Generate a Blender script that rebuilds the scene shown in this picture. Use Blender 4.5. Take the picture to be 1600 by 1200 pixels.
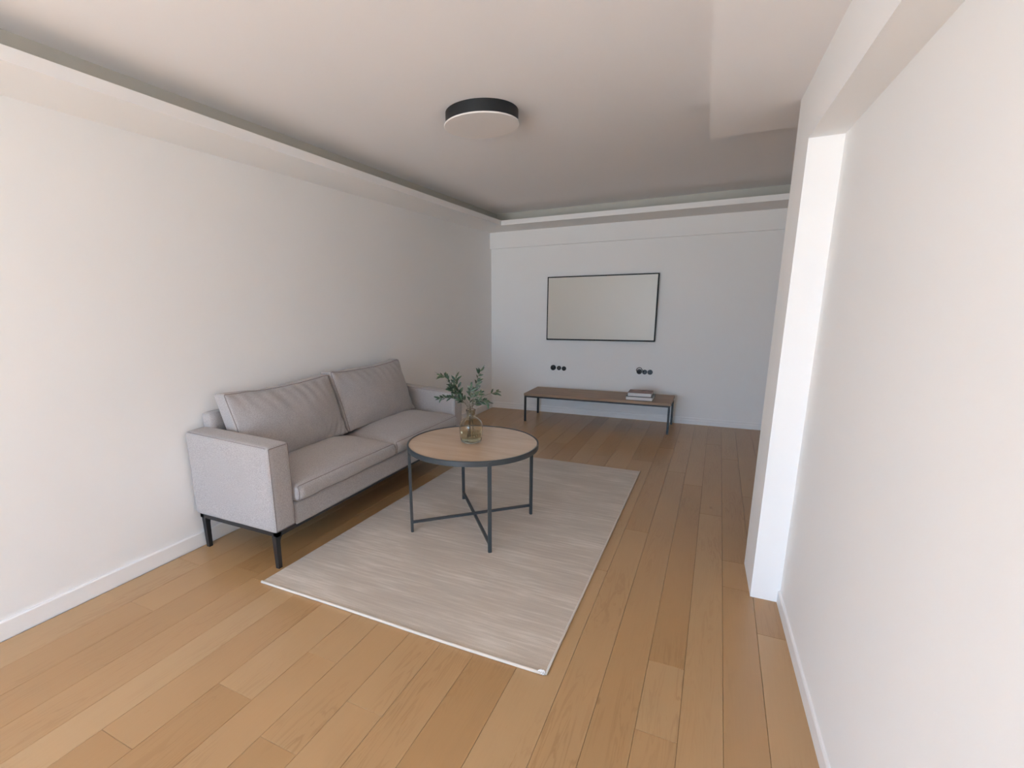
import bpy, bmesh, math, random
from mathutils import Vector, Matrix, noise
R = math.radians
scene = bpy.context.scene
for o in list(bpy.data.objects):
    bpy.data.objects.remove(o)
COL = scene.collection

# ------------------------------------------------------------------ camera
F = 770.301
cam_data = bpy.data.cameras.new('camera')
cam = bpy.data.objects.new('camera', cam_data); COL.objects.link(cam)
cam_data.sensor_fit = 'HORIZONTAL'; cam_data.sensor_width = 36.0
cam_data.lens = 36.0 * F / 1600.0
cam_data.shift_x = (800 - 726.567) / 1600.0
cam_data.shift_y = (650.498 - 600) / 1600.0
cam_data.clip_start = 0.02; cam_data.clip_end = 200
_r = Vector((0.89285343, 0.45005883, -0.01611857))
_u = Vector((-0.08743184, 0.2083407, 0.97414056))
_f = Vector((-0.44177872, 0.86835546, -0.22536718))
mw = Matrix.Identity(4)
for i in range(3):
    mw[i][0] = _r[i]; mw[i][1] = _u[i]; mw[i][2] = -_f[i]
mw.translation = Vector((2.94714749, -6.69487662, 1.55))
cam.matrix_world = mw
scene.camera = cam

# ------------------------------------------------------------------ view / world / window light
scene.view_settings.view_transform = 'Standard'
scene.view_settings.look = 'None'
scene.view_settings.gamma = 1.0
scene.view_settings.use_curve_mapping = False
scene.view_settings.exposure = 0.0

scene.cycles.max_bounces = 24; scene.cycles.diffuse_bounces = 16; scene.cycles.glossy_bounces = 6; scene.cycles.transmission_bounces = 12

W = bpy.data.worlds.new('sky_and_ground_glow'); scene.world = W; W.use_nodes = True
nt = W.node_tree; nt.nodes.clear()
tc = nt.nodes.new('ShaderNodeTexCoord'); sep = nt.nodes.new('ShaderNodeSeparateXYZ')
mr = nt.nodes.new('ShaderNodeMapRange'); mr.inputs[1].default_value = -1; mr.inputs[2].default_value = 1
cr = nt.nodes.new('ShaderNodeValToRGB'); bg = nt.nodes.new('ShaderNodeBackground'); wo = nt.nodes.new('ShaderNodeOutputWorld')
els = cr.color_ramp.elements
els[0].position = 0.0; els[0].color = (.76, .86, .94, 1)          # made-up ground glow, brightened to light the ceiling
els[1].position = 1.0; els[1].color = (.33, .66, 1.2, 1)          # sky overhead
for p, c in ((.485, (.84, .95, 1.04)), (.51, (.545, .83, 1.15)), (.62, (.44, .785, 1.25))):
    e = els.new(p); e.color = (*c, 1)
nt.links.new(tc.outputs['Generated'], sep.inputs[0]); nt.links.new(sep.outputs['Z'], mr.inputs[0])
nt.links.new(mr.outputs[0], cr.inputs[0]); nt.links.new(cr.outputs[0], bg.inputs[0]); nt.links.new(bg.outputs[0], wo.inputs[0])
bg.inputs[1].default_value = 12.3

YB = -10.6                                                        # back wall with the big window (behind the camera)
WX0, WX1, WZ0, WZ1 = 0.10, 2.38, 0.03, 2.44
pl = bpy.data.lights.new('window_portal', 'AREA'); pl.shape = 'RECTANGLE'
pl.size = WX1 - WX0; pl.size_y = WZ1 - WZ0; pl.cycles.is_portal = True
po = bpy.data.objects.new('window_portal', pl); COL.objects.link(po)
po.location = ((WX0 + WX1) / 2, YB - .22, (WZ0 + WZ1) / 2); po.rotation_euler = (R(90), 0, 0)

sl_ = bpy.data.lights.new('uplight_sun', 'SUN'); sl_.energy = 54.0; sl_.color = (1.0, .99, .98); sl_.angle = R(.6)
so = bpy.data.objects.new('uplight_sun', sl_); COL.objects.link(so); so.location = (0, -14, 6)
so.rotation_euler = (R(42), 0, R(12))                              # added for uplight: its floor patch by the window bounces onto the ceiling

# ------------------------------------------------------------------ helpers
def link(o, parent=None):
    COL.objects.link(o)
    if parent is not None: o.parent = parent
    return o
def tag(o, label=None, cat=None, group=None, kind=None):
    if label: o['label'] = label
    if cat: o['category'] = cat
    if group: o['group'] = group
    if kind: o['kind'] = kind
    return o
def mesh_obj(name, bm, mat, parent=None, smooth=False, auto=None):
    bmesh.ops.recalc_face_normals(bm, faces=bm.faces)
    me = bpy.data.meshes.new(name); bm.to_mesh(me); bm.free()
    if mat: me.materials.append(mat)
    if smooth:
        for p in me.polygons: p.use_smooth = True
    if auto is not None:
        for p in me.polygons: p.use_smooth = True
        try: me.set_sharp_from_angle(angle=R(auto))
        except Exception: pass
    return link(bpy.data.objects.new(name, me), parent)
def empty(name, loc, rz=0):
    o = bpy.data.objects.new(name, None); o.location = loc; o.rotation_euler = (0, 0, rz)
    o.empty_display_size = .1
    COL.objects.link(o); return o
def box(bm, x0, x1, y0, y1, z0, z1, bev=0.0, seg=2):
    v = [bm.verts.new((x, y, z)) for x in (x0, x1) for y in (y0, y1) for z in (z0, z1)]
    fs = [(0, 1, 3, 2), (4, 6, 7, 5), (0, 4, 5, 1), (2, 3, 7, 6), (0, 2, 6, 4), (1, 5, 7, 3)]
    F_ = [bm.faces.new([v[i] for i in f]) for f in fs]
    if bev > 0:
        es = list({e for f in F_ for e in f.edges})
        bmesh.ops.bevel(bm, geom=es, offset=bev, segments=seg, affect='EDGES', profile=.5)
def prism(bm, pts, z0, z1):
    a = [bm.verts.new((x, y, z0)) for x, y in pts]; b = [bm.verts.new((x, y, z1)) for x, y in pts]
    n = len(pts)
    bm.faces.new(a[::-1]); bm.faces.new(b)
    for i in range(n): bm.faces.new((a[i], a[(i + 1) % n], b[(i + 1) % n], b[i]))
def tube(bm, pts, rad, seg=8, closed=False, cap=True):
    pts = [Vector(p) for p in pts]; n = len(pts); rings = []
    rr = rad if isinstance(rad, (list, tuple)) else [rad] * n
    up = Vector((.13, .21, .97)).normalized()
    for i, p in enumerate(pts):
        a = pts[(i - 1) % n] if (closed or i > 0) else p; b = pts[(i + 1) % n] if (closed or i < n - 1) else p
        t = (b - a).normalized()
        s = t.cross(up)
        if s.length < .05: s = t.cross(Vector((1, .1, 0)))
        s.normalize(); w = s.cross(t)
        rings.append([bm.verts.new(p + (s * math.cos(2 * math.pi * k / seg) + w * math.sin(2 * math.pi * k / seg)) * rr[i]) for k in range(seg)])
    m = n if closed else n - 1
    for i in range(m):
        A, B = rings[i], rings[(i + 1) % n]
        for k in range(seg): bm.faces.new((A[k], A[(k + 1) % seg], B[(k + 1) % seg], B[k]))
    if cap and not closed: bm.faces.new(rings[0][::-1]); bm.faces.new(rings[-1])
def lathe(bm, prof, seg=64, cx=0, cy=0, close=False):
    rings = []
    for r, z in prof:
        if r < 1e-6: rings.append([bm.verts.new((cx, cy, z))])
        else: rings.append([bm.verts.new((cx + r * math.cos(2 * math.pi * k / seg), cy + r * math.sin(2 * math.pi * k / seg), z)) for k in range(seg)])
    pairs = list(zip(rings, rings[1:]))
    if close: pairs.append((rings[-1], rings[0]))
    for A, B in pairs:
        for k in range(seg):
            k2 = (k + 1) % seg
            if len(A) == 1 and len(B) == 1: continue
            if len(A) == 1: bm.faces.new((A[0], B[k], B[k2]))
            elif len(B) == 1: bm.faces.new((A[k], A[k2], B[0]))
            else: bm.faces.new((A[k], A[k2], B[k2], B[k]))

# ------------------------------------------------------------------ materials
def new_mat(name):
    m = bpy.data.materials.new(name); m.use_nodes = True
    b = m.node_tree.nodes['Principled BSDF']; return m, m.node_tree, b
def N(nt, t, **kw):
    n = nt.nodes.new(t)
    for k, v in kw.items():
        if k in n.inputs: n.inputs[k].default_value = v
        else: setattr(n, k, v)
    return n
def mapping(nt, scale, coord='Object'):
    if coord == 'World':
        g = N(nt, 'ShaderNodeNewGeometry'); src = g.outputs['Position']
    else:
        g = N(nt, 'ShaderNodeTexCoord'); src = g.outputs[coord]
    m = N(nt, 'ShaderNodeMapping'); m.inputs['Scale'].default_value = scale
    nt.links.new(src, m.inputs['Vector']); return m
def simple(name, col, rough=.5, metal=0, spec=.5, bump=0, bscale=200, var=0, vscale=3):
    m, nt, b = new_mat(name)
    b.inputs['Base Color'].default_value = (*col, 1); b.inputs['Roughness'].default_value = rough
    b.inputs['Metallic'].default_value = metal; b.inputs['Specular IOR Level'].default_value = spec
    mp = mapping(nt, (1, 1, 1), 'World')
    if var:
        n = N(nt, 'ShaderNodeTexNoise', Scale=vscale, Detail=3.0); nt.links.new(mp.outputs[0], n.inputs['Vector'])
        mx = N(nt, 'ShaderNodeMix', data_type='RGBA'); mx.inputs[6].default_value = (*[c * (1 - var) for c in col], 1)
        mx.inputs[7].default_value = (*[min(1, c * (1 + var)) for c in col], 1)
        nt.links.new(n.outputs[0], mx.inputs[0]); nt.links.new(mx.outputs[2], b.inputs['Base Color'])
    if bump:
        n = N(nt, 'ShaderNodeTexNoise', Scale=bscale, Detail=2.0); nt.links.new(mp.outputs[0], n.inputs['Vector'])
        bp = N(nt, 'ShaderNodeBump', Strength=bump, Distance=.001); nt.links.new(n.outputs[0], bp.inputs['Height'])
        nt.links.new(bp.outputs[0], b.inputs['Normal'])
    return m
M_wall = simple('wall_paint', (.868, .868, .862), .75, spec=.2, bump=.12, bscale=260, var=.012, vscale=1.5)
M_ceil = simple('ceiling_paint', (.875, .866, .872), .85, spec=.15, bump=.08, bscale=200, var=.012, vscale=1.2)
M_cove = simple('cove_painted_shade', (.56, .55, .50), .85, spec=.1)  # darker than the walls to stand in for shade inside the recess
M_trim = simple('white_gloss_trim', (.86, .86, .86), .4, spec=.4, bump=.04, bscale=120)
M_black = simple('black_powder_coat', (.022, .025, .028), .45, bump=.2, bscale=900)
M_blackframe = simple('black_satin_steel', (.018, .018, .02), .4, bump=.15, bscale=700)
M_tableblack = simple('grey_black_steel', (.045, .052, .056), .42, bump=.15, bscale=700)
M_lampblack = simple('matt_black_lamp_body', (.010, .012, .014), .5)
M_diff = simple('opal_diffuser', (.78, .75, .73), .55, spec=.3)
M_plastic = simple('black_socket_plastic', (.010, .010, .011), .32)
M_sockgrey = simple('dark_grey_contact', (.09, .09, .09), .35)
M_bezel = simple('tv_black_bezel', (.008, .008, .008), .5, spec=.25)
M_screen = simple('tv_screen_reflection', (.66, .625, .555), .34, spec=.5)  # pale base colour stands in for the room reflected in the glass
M_sub = simple('subfloor', (.16, .09, .045), .9)
M_bind = simple('rug_cream_binding', (.66, .60, .53), .9, bump=.6, bscale=500)
M_pages = simple('book_pages', (.72, .71, .70), .8, bump=.4, bscale=600)
M_cover1 = simple('book_cover_teal_grey', (.07, .10, .10), .5)
M_stem = simple('branch_bark', (.10, .075, .045), .7)

def wood_floor():
    m, nt, b = new_mat('oak_floor')
    L = nt.links
    oi = N(nt, 'ShaderNodeObjectInfo'); g = N(nt, 'ShaderNodeNewGeometry')
    mul = N(nt, 'ShaderNodeVectorMath', operation='SCALE'); mul.inputs[0].default_value = (37., 61., 17.)
    L.new(oi.outputs['Random'], mul.inputs['Scale'])
    add = N(nt, 'ShaderNodeVectorMath', operation='ADD'); L.new(g.outputs['Position'], add.inputs[0]); L.new(mul.outputs[0], add.inputs[1])
    mp = N(nt, 'ShaderNodeMapping'); mp.inputs['Scale'].default_value = (9, .75, 1); L.new(add.outputs[0], mp.inputs[0])
    n1 = N(nt, 'ShaderNodeTexNoise', Scale=1.6, Detail=4.0, Distortion=1.6); L.new(mp.outputs[0], n1.inputs['Vector'])
    # cathedral rings
    wv = N(nt, 'ShaderNodeMath', operation='MULTIPLY'); wv.inputs[1].default_value = 42.; L.new(n1.outputs[0], wv.inputs[0])
    sn = N(nt, 'ShaderNodeMath', operation='SINE'); L.new(wv.outputs[0], sn.inputs[0])
    mp2 = N(nt, 'ShaderNodeMapping'); mp2.inputs['Scale'].default_value = (160, 5, 1); L.new(add.outputs[0], mp2.inputs[0])
    n2 = N(nt, 'ShaderNodeTexNoise', Scale=1.0, Detail=3.0); L.new(mp2.outputs[0], n2.inputs['Vector'])
    mp3 = N(nt, 'ShaderNodeMapping'); mp3.inputs['Scale'].default_value = (3, 1.0, 1); L.new(add.outputs[0], mp3.inputs[0])
    n3 = N(nt, 'ShaderNodeTexNoise', Scale=1.3, Detail=3.0); L.new(mp3.outputs[0], n3.inputs['Vector'])
    # per board tone
    ramp = N(nt, 'ShaderNodeValToRGB'); e = ramp.color_ramp.elements
    e[0].position = 0; e[0].color = (.43, .252, .108, 1); e[1].position = 1; e[1].color = (.51, .335, .172, 1)
    k = e.new(.5); k.color = (.475, .292, .137, 1)
    L.new(oi.outputs['Random'], ramp.inputs[0])
    def mix(fac, a, bcol, amt):
        mm = N(nt, 'ShaderNodeMix', data_type='RGBA', blend_type='MULTIPLY'); f = N(nt, 'ShaderNodeMath', operation='MULTIPLY'); f.inputs[1].default_value = amt
        L.new(fac, f.inputs[0]); L.new(f.outputs[0], mm.inputs[0]); L.new(a, mm.inputs[6]); mm.inputs[7].default_value = (*bcol, 1); return mm.outputs[2]
    mrs = N(nt, 'ShaderNodeMapRange'); mrs.inputs[1].default_value = .2; mrs.inputs[2].default_value = 1.0; L.new(sn.outputs[0], mrs.inputs[0])
    # rings only show in patches
    pr = N(nt, 'ShaderNodeMapRange'); pr.inputs[1].default_value = .45; pr.inputs[2].default_value = .7; L.new(n3.outputs[0], pr.inputs[0])
    rg = N(nt, 'ShaderNodeMath', operation='MULTIPLY'); L.new(mrs.outputs[0], rg.inputs[0]); L.new(pr.outputs[0], rg.inputs[1])
    c = mix(rg.outputs[0], ramp.outputs[0], (.78, .70, .62), .65)
    c = mix(n2.outputs[0], c, (.78, .73, .68), .28)
    c = mix(n3.outputs[0], c, (.82, .80, .78), .5)
    # knots
    vo = N(nt, 'ShaderNodeTexVoronoi', Scale=1.0); mp4 = N(nt, 'ShaderNodeMapping'); mp4.inputs['Scale'].default_value = (3.2, 1.5, 1)
    L.new(add.outputs[0], mp4.inputs[0]); L.new(mp4.outputs[0], vo.inputs['Vector'])
    kr = N(nt, 'ShaderNodeMapRange'); kr.inputs[1].default_value = .012; kr.inputs[2].default_value = .05; kr.inputs[3].default_value = 1; kr.inputs[4].default_value = 0
    L.new(vo.outputs['Distance'], kr.inputs[0]); c = mix(kr.outputs[0], c, (.45, .33, .25), .8)
    L.new(c, b.inputs['Base Color'])
    rr = N(nt, 'ShaderNodeMapRange'); rr.inputs[3].default_value = .25; rr.inputs[4].default_value = .35; L.new(n2.outputs[0], rr.inputs[0])
    L.new(rr.outputs[0], b.inputs['Roughness'])
    b.inputs['Specular IOR Level'].default_value = .65
    bp = N(nt, 'ShaderNodeBump', Strength=.05, Distance=.002); L.new(n2.outputs[0], bp.inputs['Height']); L.new(bp.outputs[0], b.inputs['Normal'])
    return m
M_floor = wood_floor()

def furniture_wood(name, c0, c1, scale, rough):
    m, nt, b = new_mat(name); L = nt.links
    mp = mapping(nt, scale, 'World')
    n = N(nt, 'ShaderNodeTexNoise', Scale=1.5, Detail=5.0, Distortion=.8); L.new(mp.outputs[0], n.inputs['Vector'])
    r = N(nt, 'ShaderNodeValToRGB'); r.color_ramp.elements[0].position = .3; r.color_ramp.elements[0].color = (*c0, 1)
    r.color_ramp.elements[1].position = .7; r.color_ramp.elements[1].color = (*c1, 1)
    L.new(n.outputs[0], r.inputs[0]); L.new(r.outputs[0], b.inputs['Base Color']); b.inputs['Roughness'].default_value = rough
    return m
M_bench = furniture_wood('oak_bench_veneer', (.29, .185, .115), (.38, .25, .16), (1.2, 14, 14), .5)
M_ttop = furniture_wood('oak_table_veneer', (.50, .36, .25), (.58, .43, .31), (1.5, 10, 10), .15)

def fabric(name, c0, c1, scale=900):
    m, nt, b = new_mat(name); L = nt.links
    mp = mapping(nt, (1, 1, 1), 'World')
    n = N(nt, 'ShaderNodeTexNoise', Scale=scale * .25, Detail=3.0); L.new(mp.outputs[0], n.inputs['Vector'])
    n2 = N(nt, 'ShaderNodeTexNoise', Scale=6.0, Detail=3.0); L.new(mp.outputs[0], n2.inputs['Vector'])
    w1 = N(nt, 'ShaderNodeTexWave', Scale=scale * .3, Distortion=1.5); w1.bands_direction = 'Y'; L.new(mp.outputs[0], w1.inputs['Vector'])
    w2 = N(nt, 'ShaderNodeTexWave', Scale=scale * .3, Distortion=1.5); w2.bands_direction = 'Z'; L.new(mp.outputs[0], w2.inputs['Vector'])
    ad = N(nt, 'ShaderNodeMath', operation='ADD'); L.new(w1.outputs[1], ad.inputs[0]); L.new(w2.outputs[1], ad.inputs[1])
    r = N(nt, 'ShaderNodeValToRGB'); r.color_ramp.elements[0].position = .3; r.color_ramp.elements[0].color = (*c0, 1)
    r.color_ramp.elements[1].position = .7; r.color_ramp.elements[1].color = (*c1, 1)
    L.new(n.outputs[0], r.inputs[0])
    mm = N(nt, 'ShaderNodeMix', data_type='RGBA', blend_type='MULTIPLY'); mm.inputs[7].default_value = (.93, .92, .91, 1)
    L.new(n2.outputs[0], mm.inputs[0]); L.new(r.outputs[0], mm.inputs[6]); L.new(mm.outputs[2], b.inputs['Base Color'])
    b.inputs['Roughness'].default_value = .95; b.inputs['Specular IOR Level'].default_value = .15
    b.inputs['Sheen Weight'].default_value = .25; b.inputs['Sheen Roughness'].default_value = .5
    bp = N(nt, 'ShaderNodeBump', Strength=.25, Distance=.001); L.new(ad.outputs[0], bp.inputs['Height']); L.new(bp.outputs[0], b.inputs['Normal'])
    return m
M_sofa = fabric('grey_taupe_upholstery', (.325, .303, .296), (.50, .475, .47))
M_seam = simple('upholstery_seam', (.24, .205, .20), .95, spec=.1)

def rug_mat():
    m, nt, b = new_mat('rug_pile'); L = nt.links
    mp = mapping(nt, (3.0, 46, 1), 'World'); n = N(nt, 'ShaderNodeTexNoise', Scale=1.2, Detail=6.0, Roughness=.65, Distortion=.3); L.new(mp.outputs[0], n.inputs['Vector'])
    mp2 = mapping(nt, (1.6, 6, 1), 'World'); n2 = N(nt, 'ShaderNodeTexNoise', Scale=1.0, Detail=4.0); L.new(mp2.outputs[0], n2.inputs['Vector'])
    ad = N(nt, 'ShaderNodeMix', data_type='FLOAT'); ad.inputs[0].default_value = .42; L.new(n.outputs[0], ad.inputs[2]); L.new(n2.outputs[0], ad.inputs[3])
    r = N(nt, 'ShaderNodeValToRGB'); e = r.color_ramp.elements
    e[0].position = .34; e[0].color = (.49, .42, .35, 1); e[1].position = .64; e[1].color = (.73, .66, .58, 1)
    k = e.new(.5); k.color = (.57, .50, .42, 1)
    L.new(ad.outputs[0], r.inputs[0])
    n3 = N(nt, 'ShaderNodeTexNoise', Scale=350.0, Detail=2.0); mp3 = mapping(nt, (1, 1, 1), 'World'); L.new(mp3.outputs[0], n3.inputs['Vector'])
    mm = N(nt, 'ShaderNodeMix', data_type='RGBA', blend_type='MULTIPLY'); mm.inputs[7].default_value = (.80, .785, .77, 1)
    L.new(n3.outputs[0], mm.inputs[0]); L.new(r.outputs[0], mm.inputs[6]); L.new(mm.outputs[2], b.inputs['Base Color'])
    b.inputs['Roughness'].default_value = .9; b.inputs['Specular IOR Level'].default_value = .15; b.inputs['Sheen Weight'].default_value = .3
    bp = N(nt, 'ShaderNodeBump', Strength=.5, Distance=.003); L.new(n3.outputs[0], bp.inputs['Height']); L.new(bp.outputs[0], b.inputs['Normal'])
    return m
M_rug = rug_mat()

def leaf_mat():
    m, nt, b = new_mat('olive_leaf'); L = nt.links
    oi = N(nt, 'ShaderNodeObjectInfo'); r = N(nt, 'ShaderNodeValToRGB'); e = r.color_ramp.elements
    e[0].color = (.022, .050, .028, 1); e[1].color = (.085, .135, .08, 1); L.new(oi.outputs['Random'], r.inputs[0])
    L.new(r.outputs[0], b.inputs['Base Color']); b.inputs['Roughness'].default_value = .5
    return m
M_leaf = leaf_mat()

def glass_mat(name, col, rough=.0, ior=1.32):
    m, nt, b = new_mat(name)
    b.inputs['Base Color'].default_value = (*col, 1); b.inputs['Roughness'].default_value = rough
    b.inputs['Transmission Weight'].default_value = 1; b.inputs['IOR'].default_value = ior
    return m
M_glass = glass_mat('smoky_tan_glass', (.90, .875, .78))
M_water = glass_mat('vase_water', (.80, .79, .70), ior=1.12)

def cover_mat():
    m, nt, b = new_mat('book_cover_brown_print'); L = nt.links
    mp = mapping(nt, (9, 22, 1), 'World'); n = N(nt, 'ShaderNodeTexNoise', Scale=1.0, Detail=3.0); L.new(mp.outputs[0], n.inputs['Vector'])
    r = N(nt, 'ShaderNodeValToRGB'); e = r.color_ramp.elements
    e[0].position = .38; e[0].color = (.10, .04, .025, 1); e[1].position = .62; e[1].color = (.36, .22, .16, 1); k = e.new(.5); k.color = (.27, .11, .07, 1)
    L.new(n.outputs[0], r.inputs[0]); L.new(r.outputs[0], b.inputs['Base Color']); b.inputs['Roughness'].default_value = .4
    return m
M_cover2 = cover_mat()

# ------------------------------------------------------------------ room shell
X1 = 5.4; HC = 2.678; HS = 2.484; HB = 2.271
def struct(name, bm, mat, auto=None, parent=None):
    o = mesh_obj(name, bm, mat, parent, auto=auto)
    if parent is None: o['kind'] = 'structure'
    return o
bm = bmesh.new(); box(bm, -.12, X1 + .12, YB - .25, .12, -.12, -.016)
floor = struct('floor', bm, M_sub)
seams = [.018, .24, .44, .645, .838, 1.003, 1.197, 1.40, 1.57, 1.75, 1.923, 2.094, 2.296, 2.496, 2.648, 2.803, 2.948, 3.095, 3.24,
         3.40, 3.56, 3.73, 3.90, 4.07, 4.24, 4.41, 4.58, 4.75, 4.92, 5.09, 5.26, 5.395]
fixed = {7: [-5.28, -3.3, -1.5], 8: [-5.70, -4.1, -2.2], 12: [-1.775, -4.0, -6.2], 14: [-2.0, -6.4], 15: [-4.664, -5.066, -2.3],
         16: [-2.89, -5.9, -.9], 17: [-3.888, -3.575, -1.4, -6.0], 3: [-4.95, -3.0, -1.1], 4: [-6.6, -4.4, -2.5], 1: [-5.4, -3.3, -1.2], 2: [-6.2, -4.9, -2.6, -.7]}
rng = random.Random(5)
def plank(x0, x1, y0, y1):
    g = .0005; c = .001
    x0 += g; x1 -= g; y0 += g; y1 -= g
    v = [(x0, y0, -.0155), (x1, y0, -.0155), (x1, y1, -.0155), (x0, y1, -.0155),
         (x0, y0, -c), (x1, y0, -c), (x1, y1, -c), (x0, y1, -c),
         (x0 + c, y0 + c, 0), (x1 - c, y0 + c, 0), (x1 - c, y1 - c, 0), (x0 + c, y1 - c, 0)]
    f = [(0, 3, 2, 1), (8, 9, 10, 11)]
    for a in range(4):
        b = (a + 1) % 4; f += [(a, b, b + 4, a + 4), (a + 4, b + 4, b + 8, a + 8)]
    me = bpy.data.meshes.new('plank'); me.from_pydata(v, [], f); me.materials.append(M_floor); me.update()
    o = bpy.data.objects.new('plank', me); link(o, floor)
for i in range(len(seams) - 1):
    ymin = YB + .01; ymax = -.012
    js = sorted(fixed.get(i, []))
    if not js:
        y = ymin + rng.uniform(.5, 2.0)
        while y < ymax - .4: js.append(y); y += rng.uniform(1.7, 2.2)
    ys = [ymin] + js + [ymax]
    for a, b in zip(ys, ys[1:]): plank(seams[i], seams[i + 1], a, b)

bm = bmesh.new(); box(bm, -.12, 0, YB - .25, .12, -.016, HC + .12); struct('wall_left', bm, M_wall)
bm = bmesh.new(); box(bm, 0, X1, 0, .12, -.016, HC + .12); struct('wall_far', bm, M_wall)
bm = bmesh.new(); box(bm, X1, X1 + .12, -3.56, .12, -.016, HC + .12); struct('wall_side', bm, M_wall)
bm = bmesh.new(); box(bm, -.12, X1 + .12, YB - .25, .12, HC, HC + .12); struct('ceiling', bm, M_ceil)
# beam across the top of the far wall
bm = bmesh.new(); box(bm, 0, X1, -.045, 0, HB, HS, .0015, 1); struct('trim_1', bm, M_wall)
# right wall (alcove face), set back under the beam, and the pier at its end
bm = bmesh.new()
prism(bm, [(3.356, -3.93), (3.70, -3.93), (3.70, YB), (3.59, YB), (3.398, -5.06)], -.016, HS)
struct('wall_right', bm, M_wall)
bm = bmesh.new()
prism(bm, [(3.226, -3.932), (3.213, -3.56), (X1 + .12, -3.56), (X1 + .12, -3.68), (3.60, -3.68), (3.60, -3.932)], -.016, HS)
struct('wall_pier', bm, M_wall)
bm = bmesh.new()
prism(bm, [(3.224, -3.932), (3.70, -3.932), (3.70, YB), (3.46, YB), (3.262, -5.06)], 2.215, HS)
struct('trim_2', bm, M_wall)                                       # header beam along the right wall
bm = bmesh.new()
prism(bm, [(2.803, -3.12), (X1, -3.12), (X1, YB), (3.03, YB), (2.846, -4.70)], HS - .004, HC)
struct('ceiling_box', bm, M_ceil)                                  # dropped ceiling on the right
# cove cornice: left run and far run
LX, LY = .407, -.608; BX, BY = .205, -.285
def lring(bm, ox, oy, ix, iy, z0, z1):                             # L-shaped profile between outer (wall) and inner (room) lines
    prism(bm, [(ox, YB), (ox, oy), (X1, oy), (X1, iy), (ix, iy), (ix, YB)], z0, z1)
bm = bmesh.new(); lring(bm, 0, 0, LX, LY, HS, HS + .012); lring(bm, LX - .012, LY + .012, LX, LY, HS + .012, 2.541)
struct('trim_3', bm, M_wall)
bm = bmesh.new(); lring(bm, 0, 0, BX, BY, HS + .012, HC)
struct('trim_4', bm, M_cove)                                       # inner face of the light cove, recess shade painted in as grey
# back wall with the tall window behind the camera
bm = bmesh.new()
box(bm, 0, WX0, YB - .25, YB, -.016, HC); box(bm, WX1, 3.75, YB - .25, YB, -.016, HC)
box(bm, WX0, WX1, YB - .25, YB, -.016, WZ0); box(bm, WX0, WX1, YB - .25, YB, WZ1, HC)
struct('wall_back', bm, M_wall)
bm = bmesh.new(); t = .05
for x in (WX0, (WX0 + WX1) / 2 - t / 2, WX1 - t): box(bm, x, x + t, YB - .14, YB - .08, WZ0, WZ1, .004, 1)
for z in (WZ0, WZ1 - t): box(bm, WX0, WX1, YB - .139, YB - .081, z, z + t, .004, 1)
struct('window_1', bm, M_trim)
# baseboards
def base_profile(bm, p0, p1, nrm, h, th=.014, groove=False):
    p0 = Vector(p0); p1 = Vector(p1); n = Vector(nrm)
    prof = [(0, 0), (th, 0), (th, h - .006), (th - .004, h), (0, h)]
    if groove: prof = [(0, 0), (th, 0), (th, h * .60), (th - .005, h * .63), (th - .005, h - .006), (th - .009, h), (0, h)]
    a = [bm.verts.new((p0.x + n.x * d, p0.y + n.y * d, z)) for d, z in prof]
    b = [bm.verts.new((p1.x + n.x * d, p1.y + n.y * d, z)) for d, z in prof]
    k = len(prof); bm.faces.new(a[::-1]); bm.faces.new(b)
    for i in range(k): bm.faces.new((a[i], a[(i + 1) % k], b[(i + 1) % k], b[i]))
bm = bmesh.new(); base_profile(bm, (0, YB), (0, -.001), (1, 0), .095); struct('baseboard_left', bm, M_trim)
bm = bmesh.new(); base_profile(bm, (.014, 0), (X1, 0), (0, -1), .085, groove=True); struct('baseboard_far', bm, M_trim)
bm = bmesh.new(); base_profile(bm, (3.356, -3.934), (3.398, -5.06), (-1, -.04), .07, th=.010); base_profile(bm, (3.398, -5.06), (3.59, YB), (-1, -.04), .07, th=.010)
struct('baseboard_right', bm, M_trim)

# ------------------------------------------------------------------ rug
rug = empty('area_rug', (1.6, -3.55, 0))
tag(rug, 'large beige rectangular woven rug with pale streaks lying on the oak floor', 'rug')
def rl(p): return (p[0] - 1.6, p[1] + 3.55, p[2])
bm = bmesh.new()
c = [(.741, -4.958), (2.423, -4.953), (2.425, -2.135), (.812, -2.125)]
nx, ny = 30, 50; grid = []
for j in range(ny + 1):
    row = []
    for i in range(nx + 1):
        u, v = i / nx, j / ny
        x = (1 - v) * ((1 - u) * c[0][0] + u * c[1][0]) + v * ((1 - u) * c[3][0] + u * c[2][0])
        y = (1 - v) * ((1 - u) * c[0][1] + u * c[1][1]) + v * ((1 - u) * c[3][1] + u * c[2][1])
        e = min(u * 1.68, (1 - u) * 1.68, v * 2.8, (1 - v) * 2.8)
        z = .0115 + .0007 * noise.noise(Vector((x * 3, y * 3, 0))) - (.003 if e < .001 else 0)
        row.append(bm.verts.new(rl((x, y, z))))
    grid.append(row)
for j in range(ny):
    for i in range(nx): bm.faces.new((grid[j][i], grid[j][i + 1], grid[j + 1][i + 1], grid[j + 1][i]))
loop = grid[0][:] + [grid[j][nx] for j in range(1, ny + 1)] + grid[ny][-2::-1] + [grid[j][0] for j in range(ny - 1, 0, -1)]
low = [bm.verts.new((v.co.x, v.co.y, .0008)) for v in loop]
for i in range(len(loop)):
    j = (i + 1) % len(loop); bm.faces.new((loop[i], low[i], low[j], loop[j]))
mesh_obj('woven_pile', bm, M_rug, rug, auto=50)
bm = bmesh.new()                                                   # pale folded binding on the near short edge
pts = []
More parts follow.
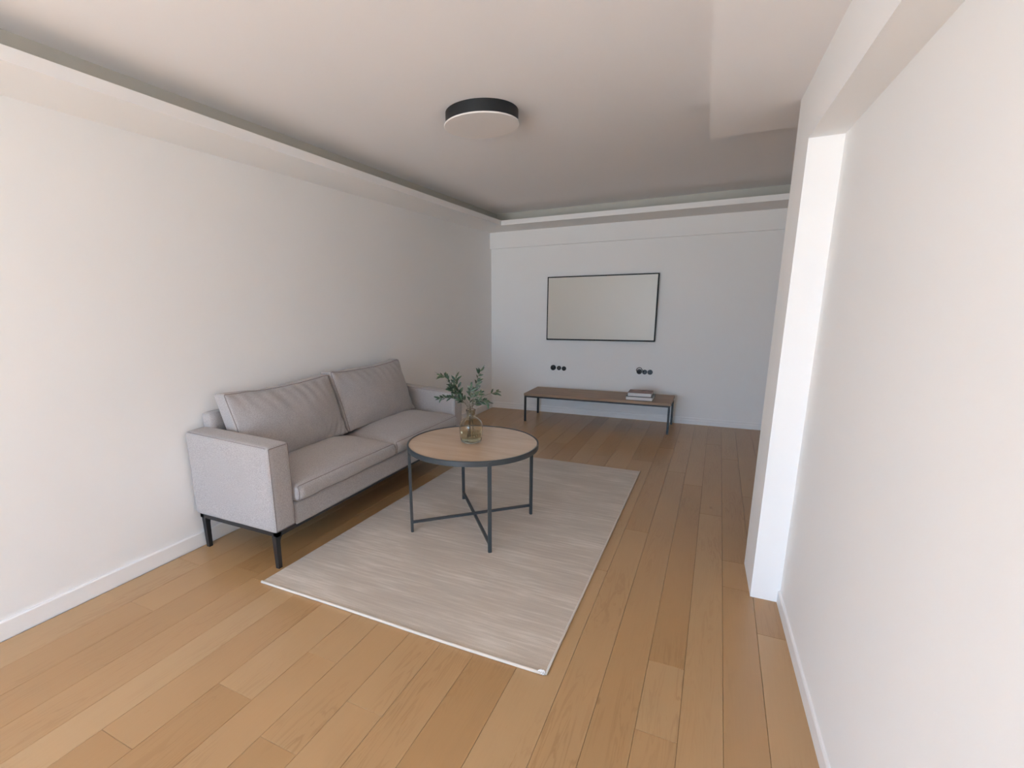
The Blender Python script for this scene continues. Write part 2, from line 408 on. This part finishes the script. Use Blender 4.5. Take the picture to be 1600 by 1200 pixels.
for k in range(41):
    u = k / 40; x = c[0][0] * (1 - u) + c[1][0] * u - (.02 if k == 40 else 0)
    y = c[0][1] * (1 - u) + c[1][1] * u - .004 + .004 * math.sin(u * 7) * u
    pts.append(rl((x, y, .0085)))
tube(bm, pts, .0078, 8)
o = mesh_obj('binding', bm, M_bind, rug, smooth=True); o['label'] = 'pale cream rolled binding on the near short edge'
bm = bmesh.new()
tube(bm, [rl((c[1][0] + .001, c[1][1] + k * .1408 * 1.0, .008)) for k in range(21)], .0055, 6)
o = mesh_obj('binding', bm, M_bind, rug, smooth=True)
bm = bmesh.new()
for a in range(2):
    tube(bm, [rl((2.402 + .008 * a + .009 * math.cos(q), -4.955 + .004 * math.sin(q * 2), .014 + .009 * math.sin(q))) for q in [k * math.pi / 5 for k in range(10)]], .003, 6, closed=True)
o = mesh_obj('corner_loop', bm, M_trim, rug, smooth=True); o['label'] = 'white thread loop at the near right corner'

# ------------------------------------------------------------------ cushion / rounded upholstery builder
def rbox(cen, size, r, div=(14, 14, 14), warp=None):
    """closed rounded box grid; warp(p, n, uvw) -> p"""
    bm = bmesh.new(); hx, hy, hz = [s / 2 for s in size]; verts = {}
    def pos(u, v, w):
        q = Vector((u * hx, v * hy, w * hz))
        inn = Vector((max(-hx + r, min(hx - r, q.x)), max(-hy + r, min(hy - r, q.y)), max(-hz + r, min(hz - r, q.z))))
        d = q - inn; n = d.normalized() if d.length > 1e-9 else Vector((0, 0, 1)); p = inn + n * r
        if warp: p = warp(p.copy(), n, (u, v, w))
        return p + Vector(cen)
    rbox.pos = pos
    def coord(t, n):                                              # denser towards the edges
        s = t / n * 2 - 1; return math.sin(s * math.pi / 2) * .35 + s * .65
    def vert(i, j, k):
        key = (i, j, k)
        if key in verts: return verts[key]
        u, v, w = coord(i, div[0]), coord(j, div[1]), coord(k, div[2])
        q = Vector((u * hx, v * hy, w * hz))
        inn = Vector((max(-hx + r, min(hx - r, q.x)), max(-hy + r, min(hy - r, q.y)), max(-hz + r, min(hz - r, q.z))))
        d = q - inn; n = d.normalized() if d.length > 1e-9 else Vector((0, 0, 1)); p = inn + n * r
        if warp: p = warp(p.copy(), n, (u, v, w))
        verts[key] = bm.verts.new(p + Vector(cen)); return verts[key]
    A, B, C_ = div
    for i in range(A):
        for j in range(B):
            for k in (0, C_): bm.faces.new((vert(i, j, k), vert(i + 1, j, k), vert(i + 1, j + 1, k), vert(i, j + 1, k)))
    for i in range(A):
        for k in range(C_):
            for j in (0, B): bm.faces.new((vert(i, j, k), vert(i + 1, j, k), vert(i + 1, j, k + 1), vert(i, j, k + 1)))
    for j in range(B):
        for k in range(C_):
            for i in (0, A): bm.faces.new((vert(i, j, k), vert(i, j + 1, k), vert(i, j + 1, k + 1), vert(i, j, k + 1)))
    return bm
def wr(p, s, seed): return noise.noise(Vector((p[0] * s + seed, p[1] * s, p[2] * s)))

# ------------------------------------------------------------------ sofa
sofa = empty('sofa', (.42, -3.65, 0))
tag(sofa, 'two-seat sofa in grey taupe fabric with slim black legs against the left wall', 'sofa')
SO = Vector((.42, -3.65, 0))
def sl(x, y, z): return Vector((x, y, z)) - SO
# near arm  x -.0..., y -4.83..-4.665
def arm(y0, y1, x0, x1, zb, zr, zf, name='armrest'):
    cx, cy = (x0 + x1) / 2, (y0 + y1) / 2; zt = (zr + zf) / 2; h = zt - zb
    def w(p, n, q):
        t = (p.x / (x1 - x0) + .5); top = zr + (zf - zr) * t; f = (p.z + h / 2) / h
        p.z = -h / 2 + f * (top - zb)
        p += n * (.0035 * (1 - q[1] ** 2) * 0 + .0016 * wr(p, 7, 3))
        if abs(q[1]) > .9: p.y += math.copysign(.004 * (1 - q[0] ** 2) * (1 - q[2] ** 2), q[1])
        return p
    bm = rbox(sl(cx, cy, zb + h / 2), (x1 - x0, y1 - y0, h), .026, (26, 10, 20), w)
    a = mesh_obj(name, bm, M_sofa, sofa, smooth=True)
    bm = bmesh.new()                                              # welt seam around the front face
    e = .011; ring = []
    for (yy, zz) in ((y0 + e, zb + e), (y1 - e, zb + e), (y1 - e, zf - e), (y0 + e, zf - e)): ring.append((yy, zz))
    pts = []
    for k in range(4):
        p, q = ring[k], ring[(k + 1) % 4]
        for s in range(12): pts.append(sl(x1 - .0065, p[0] + (q[0] - p[0]) * s / 12, p[1] + (q[1] - p[1]) * s / 12))
    for pz in pts: 
        pass
    tube(bm, [Vector((p.x + .0035, p.y, p.z)) for p in pts], .0022, 6, closed=True)
    s_ = mesh_obj('seam', bm, M_seam, a, smooth=True)
    bm = bmesh.new()
    tube(bm, [sl(x0 + .03 + (x1 - x0 - .05) * k / 20, y0 + .0075, zr - .0075 + (zf - zr) * (k / 20)) for k in range(21)], .0018, 6)
    mesh_obj('seam', bm, M_seam, a, smooth=True)
    return a
arm(-4.832, -4.668, .022, .748, .240, .795, .768)
arm(-2.585, -2.435, .022, .748, .222, .750, .700)
# base rail under the seats
bm = rbox(sl(.39, -3.627, .302), (.70, 2.084, .148), .012, (10, 40, 6), lambda p, n, q: p + n * .0012 * wr(p, 9, 1))
mesh_obj('base_panel', bm, M_sofa, sofa, smooth=True)
# back frame slab
def wb(p, n, q):
    p.x += -.02 * ((p.z + .3) / .6) * .5 + .0; return p + n * .0015 * wr(p, 6, 4)
bm = rbox(sl(.07, -3.63, .585), (.085, 2.13, .60), .014, (6, 30, 14), wb)
mesh_obj('back_frame', bm, M_sofa, sofa, smooth=True)
# seat cushions
def seat(y0, y1, xf, seed):
    cy = (y0 + y1) / 2; L = y1 - y0; x0 = .20; D = xf - x0; zb, zt = .378, .492
    def w(p, n, q):
        u, v, ww = q; t = (p.x / D + .5)
        if ww > -.98:
            crown = (1 - abs(v) ** 3.0) * (1 - abs(u) ** 2.2)
            f = max(0, (p.z / (zt - zb) + .5))
            p.z += f * (.056 * crown + .028 * (1 - t) * (1 - v ** 4))
        if u > .9:                                                # front face: crown and little vertical puckers
            g = (1 - abs(ww) ** 2)
            p.x += .010 * g + .0036 * g * math.sin(p.y * 118 + 2 * wr(p, 6, seed)) * (.4 + .6 * abs(wr((0, p.y, 0), 5, seed)))
        if abs(v) > .9: p.y += math.copysign(.004 * (1 - ww * ww) * (1 - u * u), v)
        p += n * (.007 * wr(p, 4.5, seed) + .0022 * wr(p, 14, seed + 5))
        return p
    bm = rbox(sl((x0 + xf) / 2, cy, (zb + zt) / 2), (D, L, zt - zb), .036, (30, 46, 12), w); pos_ = rbox.pos
    o = mesh_obj('seat_cushion', bm, M_sofa, sofa, smooth=True)
    pos = pos_; n = 36
    loop = [(1, -1 + 2 * k / n, 1) for k in range(n)] + [(1, 1, 1 - 2 * k / n) for k in range(n)] + [(1, 1 - 2 * k / n, -1) for k in range(n)] + [(1, -1, -1 + 2 * k / n) for k in range(n)]
    bm = bmesh.new(); tube(bm, [pos(*c_) for c_ in loop], .0024, 6, closed=True)
    mesh_obj('seam', bm, M_seam, o, smooth=True)
seat(-4.664, -3.632, .775, 2.0); seat(-3.622, -2.592, .775, 9.0)
# back cushions: leaning, soft, with a boxed edge
def backc(y0, y1, zb, zt, seed, sagk):
    cy = (y0 + y1) / 2; L = y1 - y0; H = zt - zb; T = .125
    def w(p, n, q):
        u, v, ww = q                                             # u thickness(+front) v length w height
        f = (p.z / H + .5)
        puff = (1 - abs(v) ** 2.6) * (1 - abs(ww) ** 2.4)
        if u > -1.1: p.x += (.092 * puff if p.x > 0 else -.018 * puff) * min(1, abs(p.x) / (T / 2))
        # corners pulled out into ears, edges drawn in
        p.z -= max(0, f - .5) * 2 * sagk * (1 - v * v)
        p.z += max(0, .5 - f) * 2 * .006 * (1 - v * v)
        p.y -= math.copysign(.010 * (1 - ww * ww) * abs(v) ** 3, v)
        # wrinkles, radiating near the top edge and lower corners
        if p.x > 0:
            k = abs(v) ** 2 * .5 + .5 * abs(ww) ** 2
            fold = math.sin(p.y * 62 + p.z * 22 + 4.0 * wr(p, 5, seed)); fold2 = math.sin(p.y * 95 - p.z * 55 + 3.0 * wr(p, 6, seed + 8))
            p.x += .009 * fold * (max(0, f - .45) / .55) ** 1.5 * (.35 + abs(wr((0, p.y, 0), 4, seed)) * 1.6) + .010 * fold2 * (max(0, .5 - f) / .5) ** 1.4 * max(0, .25 + v * .75)
        p += n * (.009 * wr(p, 5, seed) + .004 * wr(p, 12, seed + 3))
        # lean back towards the wall
        a = R(19); px, pz = p.x, p.z + H / 2
        p.x = px * math.cos(a) - pz * math.sin(a); p.z = px * math.sin(a) * .25 + pz * math.cos(a) - H / 2
        return p
    bm = rbox(sl(.305, cy, (zb + zt) / 2), (T, L, H), .024, (10, 56, 34), w)
    pos = rbox.pos; o = mesh_obj('back_cushion', bm, M_sofa, sofa, smooth=True)
    n = 40; loop = [(1, -1 + 2 * k / n, 1) for k in range(n)] + [(1, 1, 1 - 2 * k / n) for k in range(n)] + [(1, 1 - 2 * k / n, -1) for k in range(n)] + [(1, -1, -1 + 2 * k / n) for k in range(n)]
    bm = bmesh.new(); tube(bm, [pos(*c_) for c_ in loop], .0028, 6, closed=True); mesh_obj('seam', bm, M_seam, o, smooth=True)
    return o
c1 = backc(-4.655, -3.685, .53, 1.035, 4.0, .026); c2 = backc(-3.668, -2.69, .53, 1.045, 21.0, .020)
# black frame rails and legs
bm = bmesh.new()
x0, x1, y0, y1 = .045, .735, -4.815, -2.455
for (a, b, c_, d_) in ((x0, x1, y0, y0 + .03), (x0, x1, y1 - .03, y1), (x0, x0 + .03, y0, y1), (x1 - .03, x1, y0, y1)):
    box(bm, a - SO.x, b - SO.x, c_ - SO.y, d_ - SO.y, .214, .240)
o = mesh_obj('base_frame', bm, M_blackframe, sofa); o['label'] = 'black metal base frame'
def sleg(x, y, sx, sy, rear=False):                               # tapered leg with a curved gusset towards the rail
    bm = bmesh.new(); wt, wb_ = .0205, .0165; zt = .214
    a = [bm.verts.new(sl(x + dx * wb_ * .8, y + dy * wb_ * .8, 0)) for dx, dy in ((-1, -1), (1, -1), (1, 1), (-1, 1))]
    off = Vector((0, 0, 0))
    b = [bm.verts.new(sl(x + dx * wt * .8, y + dy * wt * .8, zt)) for dx, dy in ((-1, -1), (1, -1), (1, 1), (-1, 1))]
    bm.faces.new(a[::-1]); bm.faces.new(b)
    for i in range(4): bm.faces.new((a[i], a[(i + 1) % 4], b[(i + 1) % 4], b[i]))
    n = 7                                                          # fillet along y
    A = []; B = []
    for k in range(n):
        th = math.pi / 2 * k / (n - 1)
        yy = sy * (wt * .8 + .05 * (1 - math.cos(th))); zz = zt - .05 + .05 * math.sin(th)
        A.append((yy, zz))
    poly = [(sy * wt * .78, zt), *[(p[0], p[1]) for p in A]]
    va = [bm.verts.new(sl(x - .0155, y + p[0], p[1])) for p in poly]; vb = [bm.verts.new(sl(x + .0155, y + p[0], p[1])) for p in poly]
    bm.faces.new(va); bm.faces.new(vb[::-1])
    for i in range(len(poly)): bm.faces.new((va[i], va[(i + 1) % len(poly)], vb[(i + 1) % len(poly)], vb[i]))
    o = mesh_obj('leg', bm, M_blackframe, sofa); o['label'] = 'slim black metal leg'
bm = bmesh.new(); box(bm, .05 - SO.x, .73 - SO.x, -4.80 - SO.y, -2.47 - SO.y, .2185, .2205)  # unseen dark sheet added under the sofa to cut bounced light
o = mesh_obj('shade_panel', bm, M_blackframe, sofa); o['label'] = 'black panel added underneath to deepen the shade'
sleg(.700, -4.795, 1, 1); sleg(.060, -4.790, 1, 1); sleg(.715, -2.62, 1, -1); sleg(.060, -2.50, 1, -1)

# ------------------------------------------------------------------ coffee table
TX, TY, TR, TZ = 1.508, -3.757, .449, .616
tb = empty('coffee_table', (TX, TY, .012))
tag(tb, 'round coffee table with pale oak top in a dark metal rim on the rug', 'table')
Z0 = .012
bm = bmesh.new(); lathe(bm, [(0, TZ - .016 - Z0), (TR - .010, TZ - .016 - Z0), (TR - .010, TZ - .004 - Z0), (0, TZ - .004 - Z0)], 96)
mesh_obj('tabletop', bm, M_ttop, tb, auto=40)
bm = bmesh.new()
lathe(bm, [(TR - .0095, TZ - .034 - Z0), (TR, TZ - .034 - Z0), (TR + .001, TZ - .033 - Z0), (TR + .001, TZ - .001 - Z0), (TR, TZ - Z0), (TR - .0088, TZ - Z0), (TR - .0095, TZ - .001 - Z0)], 96, close=True)
o = mesh_obj('rim', bm, M_tableblack, tb, auto=40); o['label'] = 'dark grey metal rim'
feet = [(1.176, -4.075), (1.795, -4.111), (1.851, -3.427), (1.235, -3.383)]
ang = [math.atan2(y - TY, x - TX) for x, y in feet]
for a in ang:
    bm = bmesh.new(); ca, sa = math.cos(a), math.sin(a); r = TR - .004; hw = .0115
    def P(dr, dt, z): return ((r + dr) * ca - dt * sa, (r + dr) * sa + dt * ca, z)
    v = [bm.verts.new(P(dr, dt, z)) for z in (0.0, TZ - .006 - Z0) for dr, dt in ((-.009, -hw), (.009, -hw), (.009, hw), (-.009, hw))]
    bm.faces.new(v[:4][::-1]); bm.faces.new(v[4:])
    for i in range(4): bm.faces.new((v[i], v[(i + 1) % 4], v[4 + (i + 1) % 4], v[4 + i]))
    es = [e for e in bm.edges if abs(e.verts[0].co.z - e.verts[1].co.z) > .1]
    bmesh.ops.bevel(bm, geom=es, offset=.002, segments=2, affect='EDGES')
    mesh_obj('leg', bm, M_tableblack, tb)
for a, b, z in ((0, 2, .062), (1, 3, .052)):
    bm = bmesh.new(); A = Vector((math.cos(ang[a]), math.sin(ang[a]), 0)) * (TR - .006); B = Vector((math.cos(ang[b]), math.sin(ang[b]), 0)) * (TR - .006)
    A.z = B.z = z; n_ = (B - A).normalized().cross(Vector((0, 0, 1)))
    v = []
    for p in (A, B):
        for s, h in ((-.009, 0), (.009, 0), (.009, .016), (-.009, .016)): v.append(bm.verts.new(p + n_ * s + Vector((0, 0, h - (.005 if a else 0)))))
    bm.faces.new(v[:4]); bm.faces.new(v[4:][::-1])
    for i in range(4): bm.faces.new((v[i], v[(i + 1) % 4], v[4 + (i + 1) % 4], v[4 + i]))
    mesh_obj('cross_brace', bm, M_tableblack, tb)

# ------------------------------------------------------------------ vase with olive branches
VX, VY, VZ = 1.497, -3.757, TZ - .0035
vase = empty('glass_vase', (VX, VY, VZ))
tag(vase, 'small smoky tan glass bottle vase holding leafy branches on the coffee table', 'vase')
outer = [(0, .0), (.058, .0), (.067, .004), (.073, .014), (.077, .04), (.080, .08), (.0805, .11), (.078, .132), (.066, .150), (.052, .163), (.038, .171), (.031, .180), (.029, .192), (.030, .210), (.033, .222), (.0335, .226)]
inner = [(r - .003, z) for r, z in outer[::-1] if z > .012 and r > .02] + [(.060, .010), (0, .008)]
bm = bmesh.new(); lathe(bm, outer + [(.0322, .2275)] + inner, 64); mesh_obj('vase_body', bm, M_glass, vase, smooth=True)
bm = bmesh.new()
wp = [(0, .0088), (.058, .0105), (.0652, .016), (.0690, .04), (.0714, .068), (0, .068)]
lathe(bm, wp, 64); o = mesh_obj('water', bm, M_water, vase, auto=40); o['label'] = 'clear water in the lower third'
# leaf mesh shared
def leaf_mesh():
    bm = bmesh.new(); L = 1.0; n = 6; rows = []
    for k in range(n + 1):
        t = k / n; w_ = .155 * math.sin(math.pi * t ** .8) ** .8 if 0 < t < 1 else .004
        z = -.10 * t * t
        rows.append([bm.verts.new((t * L, -w_, z + w_ * .25)), bm.verts.new((t * L, 0, z)), bm.verts.new((t * L, w_, z + w_ * .25))])
    for a, b in zip(rows, rows[1:]):
        for i in range(2): bm.faces.new((a[i], a[i + 1], b[i + 1], b[i]))
    me = bpy.data.meshes.new('leaf'); bm.to_mesh(me); bm.free(); me.materials.append(M_leaf)
    for p in me.polygons: p.use_smooth = True
    return me
LEAF = leaf_mesh()
RV = Vector((.893, .45, 0)).normalized(); UV = Vector((0, 0, 1)); DV = Vector((-.45, .893, 0))
S = 1 / 226.
mouth = Vector((VX, VY, VZ + .226))
def sprig(label, way, depth, nl, seed, size=.038, start=.25):
    rg = random.Random(seed)
    root = empty('olive_branch', mouth); tag(root, label, 'branch', 'cut branches in the glass vase')
    pts = []
    foot = Vector((rg.uniform(-.03, .03), rg.uniform(-.03, .03), -.19)); neck = Vector((rg.uniform(-.014, .014), rg.uniform(-.014, .014), .0))
    pts += [foot, foot.lerp(neck, .5) + Vector((0, 0, .0)), neck]
    n = len(way)
    for i, (px, py) in enumerate(way):
        pts.append(RV * ((px - 736) * S) + UV * ((639 - py) * S * 1.04) + DV * (depth * (i + 1) / n))
    # resample
    fine = []
    for i in range(len(pts) - 1):
        p0 = pts[max(0, i - 1)]; p1 = pts[i]; p2 = pts[i + 1]; p3 = pts[min(len(pts) - 1, i + 2)]
        for s in range(6):
            t = s / 6
            fine.append(.5 * ((2 * p1) + (p2 - p0) * t + (2 * p0 - 5 * p1 + 4 * p2 - p3) * t * t + (3 * p1 - p0 - 3 * p2 + p3) * t ** 3))
    fine.append(pts[-1])
    bm = bmesh.new(); m = len(fine)
    tube(bm, fine, [.0019 * (1 - .6 * i / m) for i in range(m)], 6)
    mesh_obj('stem', bm, M_stem, root, smooth=True)
    above = fine[12:]
    for k in range(nl):
        t = start + (1 - start) * (k + rg.random() * .6) / nl; t = min(t, .999) * (len(above) - 1); i = int(t); i = min(i, len(above) - 2)
        p = above[i].lerp(above[i + 1], t - i); d = (above[i + 1] - above[i]).normalized()
        side = d.cross(Vector((rg.uniform(-1, 1), rg.uniform(-1, 1), rg.uniform(-1, 1)))).normalized()
        if k % 2: side = -side
        dirv = (d * rg.uniform(.5, 1.1) + side * rg.uniform(.7, 1.1)).normalized()
        if k >= nl - 2: dirv = (d + side * .35).normalized()
        up = dirv.cross(side + Vector((0, 0, .3))).normalized(); yv = up.cross(dirv)
        s_ = size * rg.uniform(.7, 1.2)
        mt = Matrix((( dirv.x, yv.x, up.x, 0), (dirv.y, yv.y, up.y, 0), (dirv.z, yv.z, up.z, 0), (0, 0, 0, 1)))
        o = bpy.data.objects.new('leaf', LEAF); link(o, root)
        o.matrix_local = Matrix.Translation(p) @ mt @ Matrix.Scale(s_, 4)
sprig('leafy branch reaching highest on the left side of the vase', [(727, 622), (712, 607), (700, 592), (691, 587)], .02, 34, 1, .046)
sprig('leafy branch arching low to the left over the sofa arm', [(725, 626), (708, 621), (696, 620), (689, 620)], -.03, 24, 2, .046)
sprig('dense upright branch just left of the vase neck', [(727, 626), (719, 612), (714, 602), (715, 592)], .05, 36, 3, .046)
sprig('dense bushy branch behind the left-hand leaves', [(726, 628), (716, 618), (710, 609), (706, 603)], -.05, 36, 4, .043)
sprig('tall thin branch rising highest on the right of the bouquet', [(740, 622), (744, 605), (748, 590), (752, 582)], .03, 24, 5, .044)
sprig('short branch rising straight above the vase mouth', [(735, 625), (736, 614), (738, 606)], .0, 18, 6, .04)
sprig('leafy branch bending low to the right of the vase neck', [(742, 631), (749, 627), (757, 625), (763, 627)], -.02, 26, 7, .046)
sprig('long bare branch ending in a few leaves farthest right', [(744, 630), (755, 621), (768, 617), (778, 615)], .06, 10, 8, .045, .74)
sprig('small branch leaning forward right above the vase', [(739, 628), (745, 618), (751, 611)], -.06, 14, 9, .038)

# ------------------------------------------------------------------ tv bench
bn = empty('media_bench', (1.65, -.38, 0))
tag(bn, 'long low bench with brown oak top and thin black legs under the television', 'bench')
bx0, bx1, by0, by1, bz = .752, 2.545, -.665, -.105, .375
def bl(bm, a, b, c_, d_, e, f, bev=.0015): box(bm, a - 1.65, b - 1.65, c_ + .38, d_ + .38, e, f, bev, 1)
bm = bmesh.new(); bl(bm, bx0, bx1, by0, by1, bz - .032, bz, .002); mesh_obj('bench_top', bm, M_bench, bn)
bm = bmesh.new(); fz = bz - .032
for a in ((bx0 + .006, bx1 - .006, by0 + .004, by0 + .024), (bx0 + .006, bx1 - .006, by1 - .024, by1 - .004), (bx0 + .006, bx0 + .026, by0, by1), (bx1 - .026, bx1 - .006, by0, by1)):
    bl(bm, *a, fz - .02, fz)
o = mesh_obj('top_frame', bm, M_blackframe, bn)
for x in (bx0 + .004, bx1 - .030):
    for y in (by0 + .002, by1 - .028):
        bm = bmesh.new(); bl(bm, x, x + .024, y, y + .024, 0, fz - .001); mesh_obj('leg', bm, M_blackframe, bn)

# ------------------------------------------------------------------ books
def book(name, label, corners, z, h, cover, rz=0):
    (x0, y0, x1, y1) = corners; root = empty(name, ((x0 + x1) / 2, (y0 + y1) / 2, z), rz); tag(root, label, 'book', 'books stacked on the bench')
    a, b = (x1 - x0) / 2, (y1 - y0) / 2; t = .003
    bm = bmesh.new(); box(bm, -a, a, -b, b, h - t, h, .001, 1); mesh_obj('front_cover', bm, cover, root)
    bm = bmesh.new(); box(bm, -a, a, -b, b, 0, t, .001, 1); mesh_obj('back_cover', bm, cover, root)
    bm = bmesh.new(); box(bm, -a, a, b - t, b, t, h - t); mesh_obj('spine', bm, cover, root)
    bm = bmesh.new(); box(bm, -a + .004, a - .004, -b + .003, b - t, t, h - t); o = mesh_obj('page_block', bm, M_pages, root); o['label'] = 'white page edges'
book('book', 'larger white-edged book with dark cover at the bottom of the stack on the bench', (2.03, -.62, 2.335, -.33), bz, .042, M_cover1)
book('book', 'smaller book with brown printed cover on top of the stack on the bench', (2.045, -.60, 2.315, -.36), bz + .042, .045, M_cover2, R(1.5))

# ------------------------------------------------------------------ television
tv = empty('television', (1.555, -.001, 1.44))
tag(tv, 'flat wall-mounted television with screen in painted reflection grey and thin black bezel', 'television')
tx0, tx1, tz0, tz1 = .850, 2.258, 1.026, 1.862
def tl(bm, a, b, c_, d_, e, f, bev=.001): box(bm, a - 1.555, b - 1.555, c_ + .001, d_ + .001, e - 1.44, f - 1.44, bev, 1)
bm = bmesh.new(); tl(bm, tx0, tx1, -.052, -.016, tz0, tz1, .003); mesh_obj('housing', bm, M_bezel, tv)
bm = bmesh.new(); w_ = .014
tl(bm, tx0, tx1, -.056, -.0521, tz1 - w_, tz1); tl(bm, tx0, tx1, -.056, -.0521, tz0, tz0 + .018); tl(bm, tx0, tx0 + w_, -.056, -.0521, tz0 + .018, tz1 - w_); tl(bm, tx1 - w_, tx1, -.056, -.0521, tz0 + .018, tz1 - w_)
tl(bm, 1.53, 1.57, -.057, -.0561, tz0 + .002, tz0 + .009, 0)
mesh_obj('bezel', bm, M_bezel, tv)
bm = bmesh.new(); tl(bm, tx0 + w_, tx1 - w_, -.0545, -.0521, tz0 + .018, tz1 - w_, 0); o = mesh_obj('screen', bm, M_screen, tv); o['label'] = 'blank glossy screen, room reflection painted as grey'
bm = bmesh.new(); tl(bm, 1.25, 1.85, -.016, -.001, 1.2, 1.7); mesh_obj('wall_bracket', bm, M_black, tv)

# ------------------------------------------------------------------ wall sockets
def socket(label, x, z, r, depth, variant):
    root = empty('wall_socket', (x, 0, z)); tag(root, label, 'socket', 'round black sockets under the television')
    def disc(name, prof, mat):
        bm = bmesh.new(); lathe(bm, prof, 32); bm.transform(Matrix.Rotation(R(90), 4, 'X')); return mesh_obj(name, bm, mat, root, auto=35)
    disc('cover_ring', [(0, 0), (r, 0), (r, depth * .7), (r - .003, depth), (r * .78, depth), (r * .72, depth * .55), (0, depth * .55)], M_plastic)
    if variant == 'plug':
        disc('insert', [(0, depth * .55), (r * .62, depth * .55), (r * .6, depth + .012), (r * .4, depth + .016), (0, depth + .016)], M_plastic)
    elif variant == 'coax':
        disc('insert', [(0, depth * .55), (r * .34, depth * .55), (r * .34, depth), (0, depth)], M_sockgrey)
    else:
        for s in (-1, 1):
            bm = bmesh.new(); lathe(bm, [(0, 0), (.0035, 0), (.0035, .0012), (0, .0012)], 12); bm.transform(Matrix.Translation((s * .0095, -depth * .55, 0)) @ Matrix.Rotation(R(90), 4, 'X'))
            mesh_obj('contact_hole', bm, M_sockgrey, root)
    return root
socket('round black socket with bulky plug, leftmost under the television', .942, .640, .037, .022, 'plug')
socket('small round black socket, middle of the left group of three', 1.024, .637, .030, .012, 'coax')
socket('round black socket, rightmost of the left group of three', 1.094, .633, .031, .012, 'earth')
socket('round black socket with a cable looping out, leftmost of the right group', 2.090, .636, .033, .016, 'plug')
socket('round black socket between cable loop and the rightmost socket', 2.156, .634, .030, .012, 'coax')
socket('round black socket farthest right under the television', 2.222, .635, .032, .012, 'earth')
bm = bmesh.new()
cp = [(2.064, -.030, .640), (2.056, -.04, .660), (2.066, -.045, .682), (2.090, -.046, .696), (2.114, -.044, .690), (2.128, -.04, .668), (2.138, -.034, .648), (2.150, -.022, .636)]
tube(bm, cp, .0042, 8)
cab = mesh_obj('cable', bm, M_plastic, None, smooth=True); tag(cab, 'short black cable looping between two sockets under the television', 'cable')

# ------------------------------------------------------------------ ceiling lamp
lp = empty('ceiling_lamp', (1.547, -3.650, HC))
tag(lp, 'round flush ceiling lamp, black drum with opal white disc', 'lamp')
bm = bmesh.new(); r = .222
lathe(bm, [(0, 0), (r - .002, 0), (r, -.002), (r, -.070), (0, -.070)], 96); o = mesh_obj('drum', bm, M_lampblack, lp, auto=40); o['label'] = 'matt black drum body'
bm = bmesh.new(); r = .231
lathe(bm, [(0, -.0701), (r - .001, -.0701), (r, -.071), (r, -.077), (r - .002, -.079), (0, -.0795)], 96); o = mesh_obj('diffuser', bm, M_diff, lp, auto=20); o['label'] = 'opal white diffuser disc'
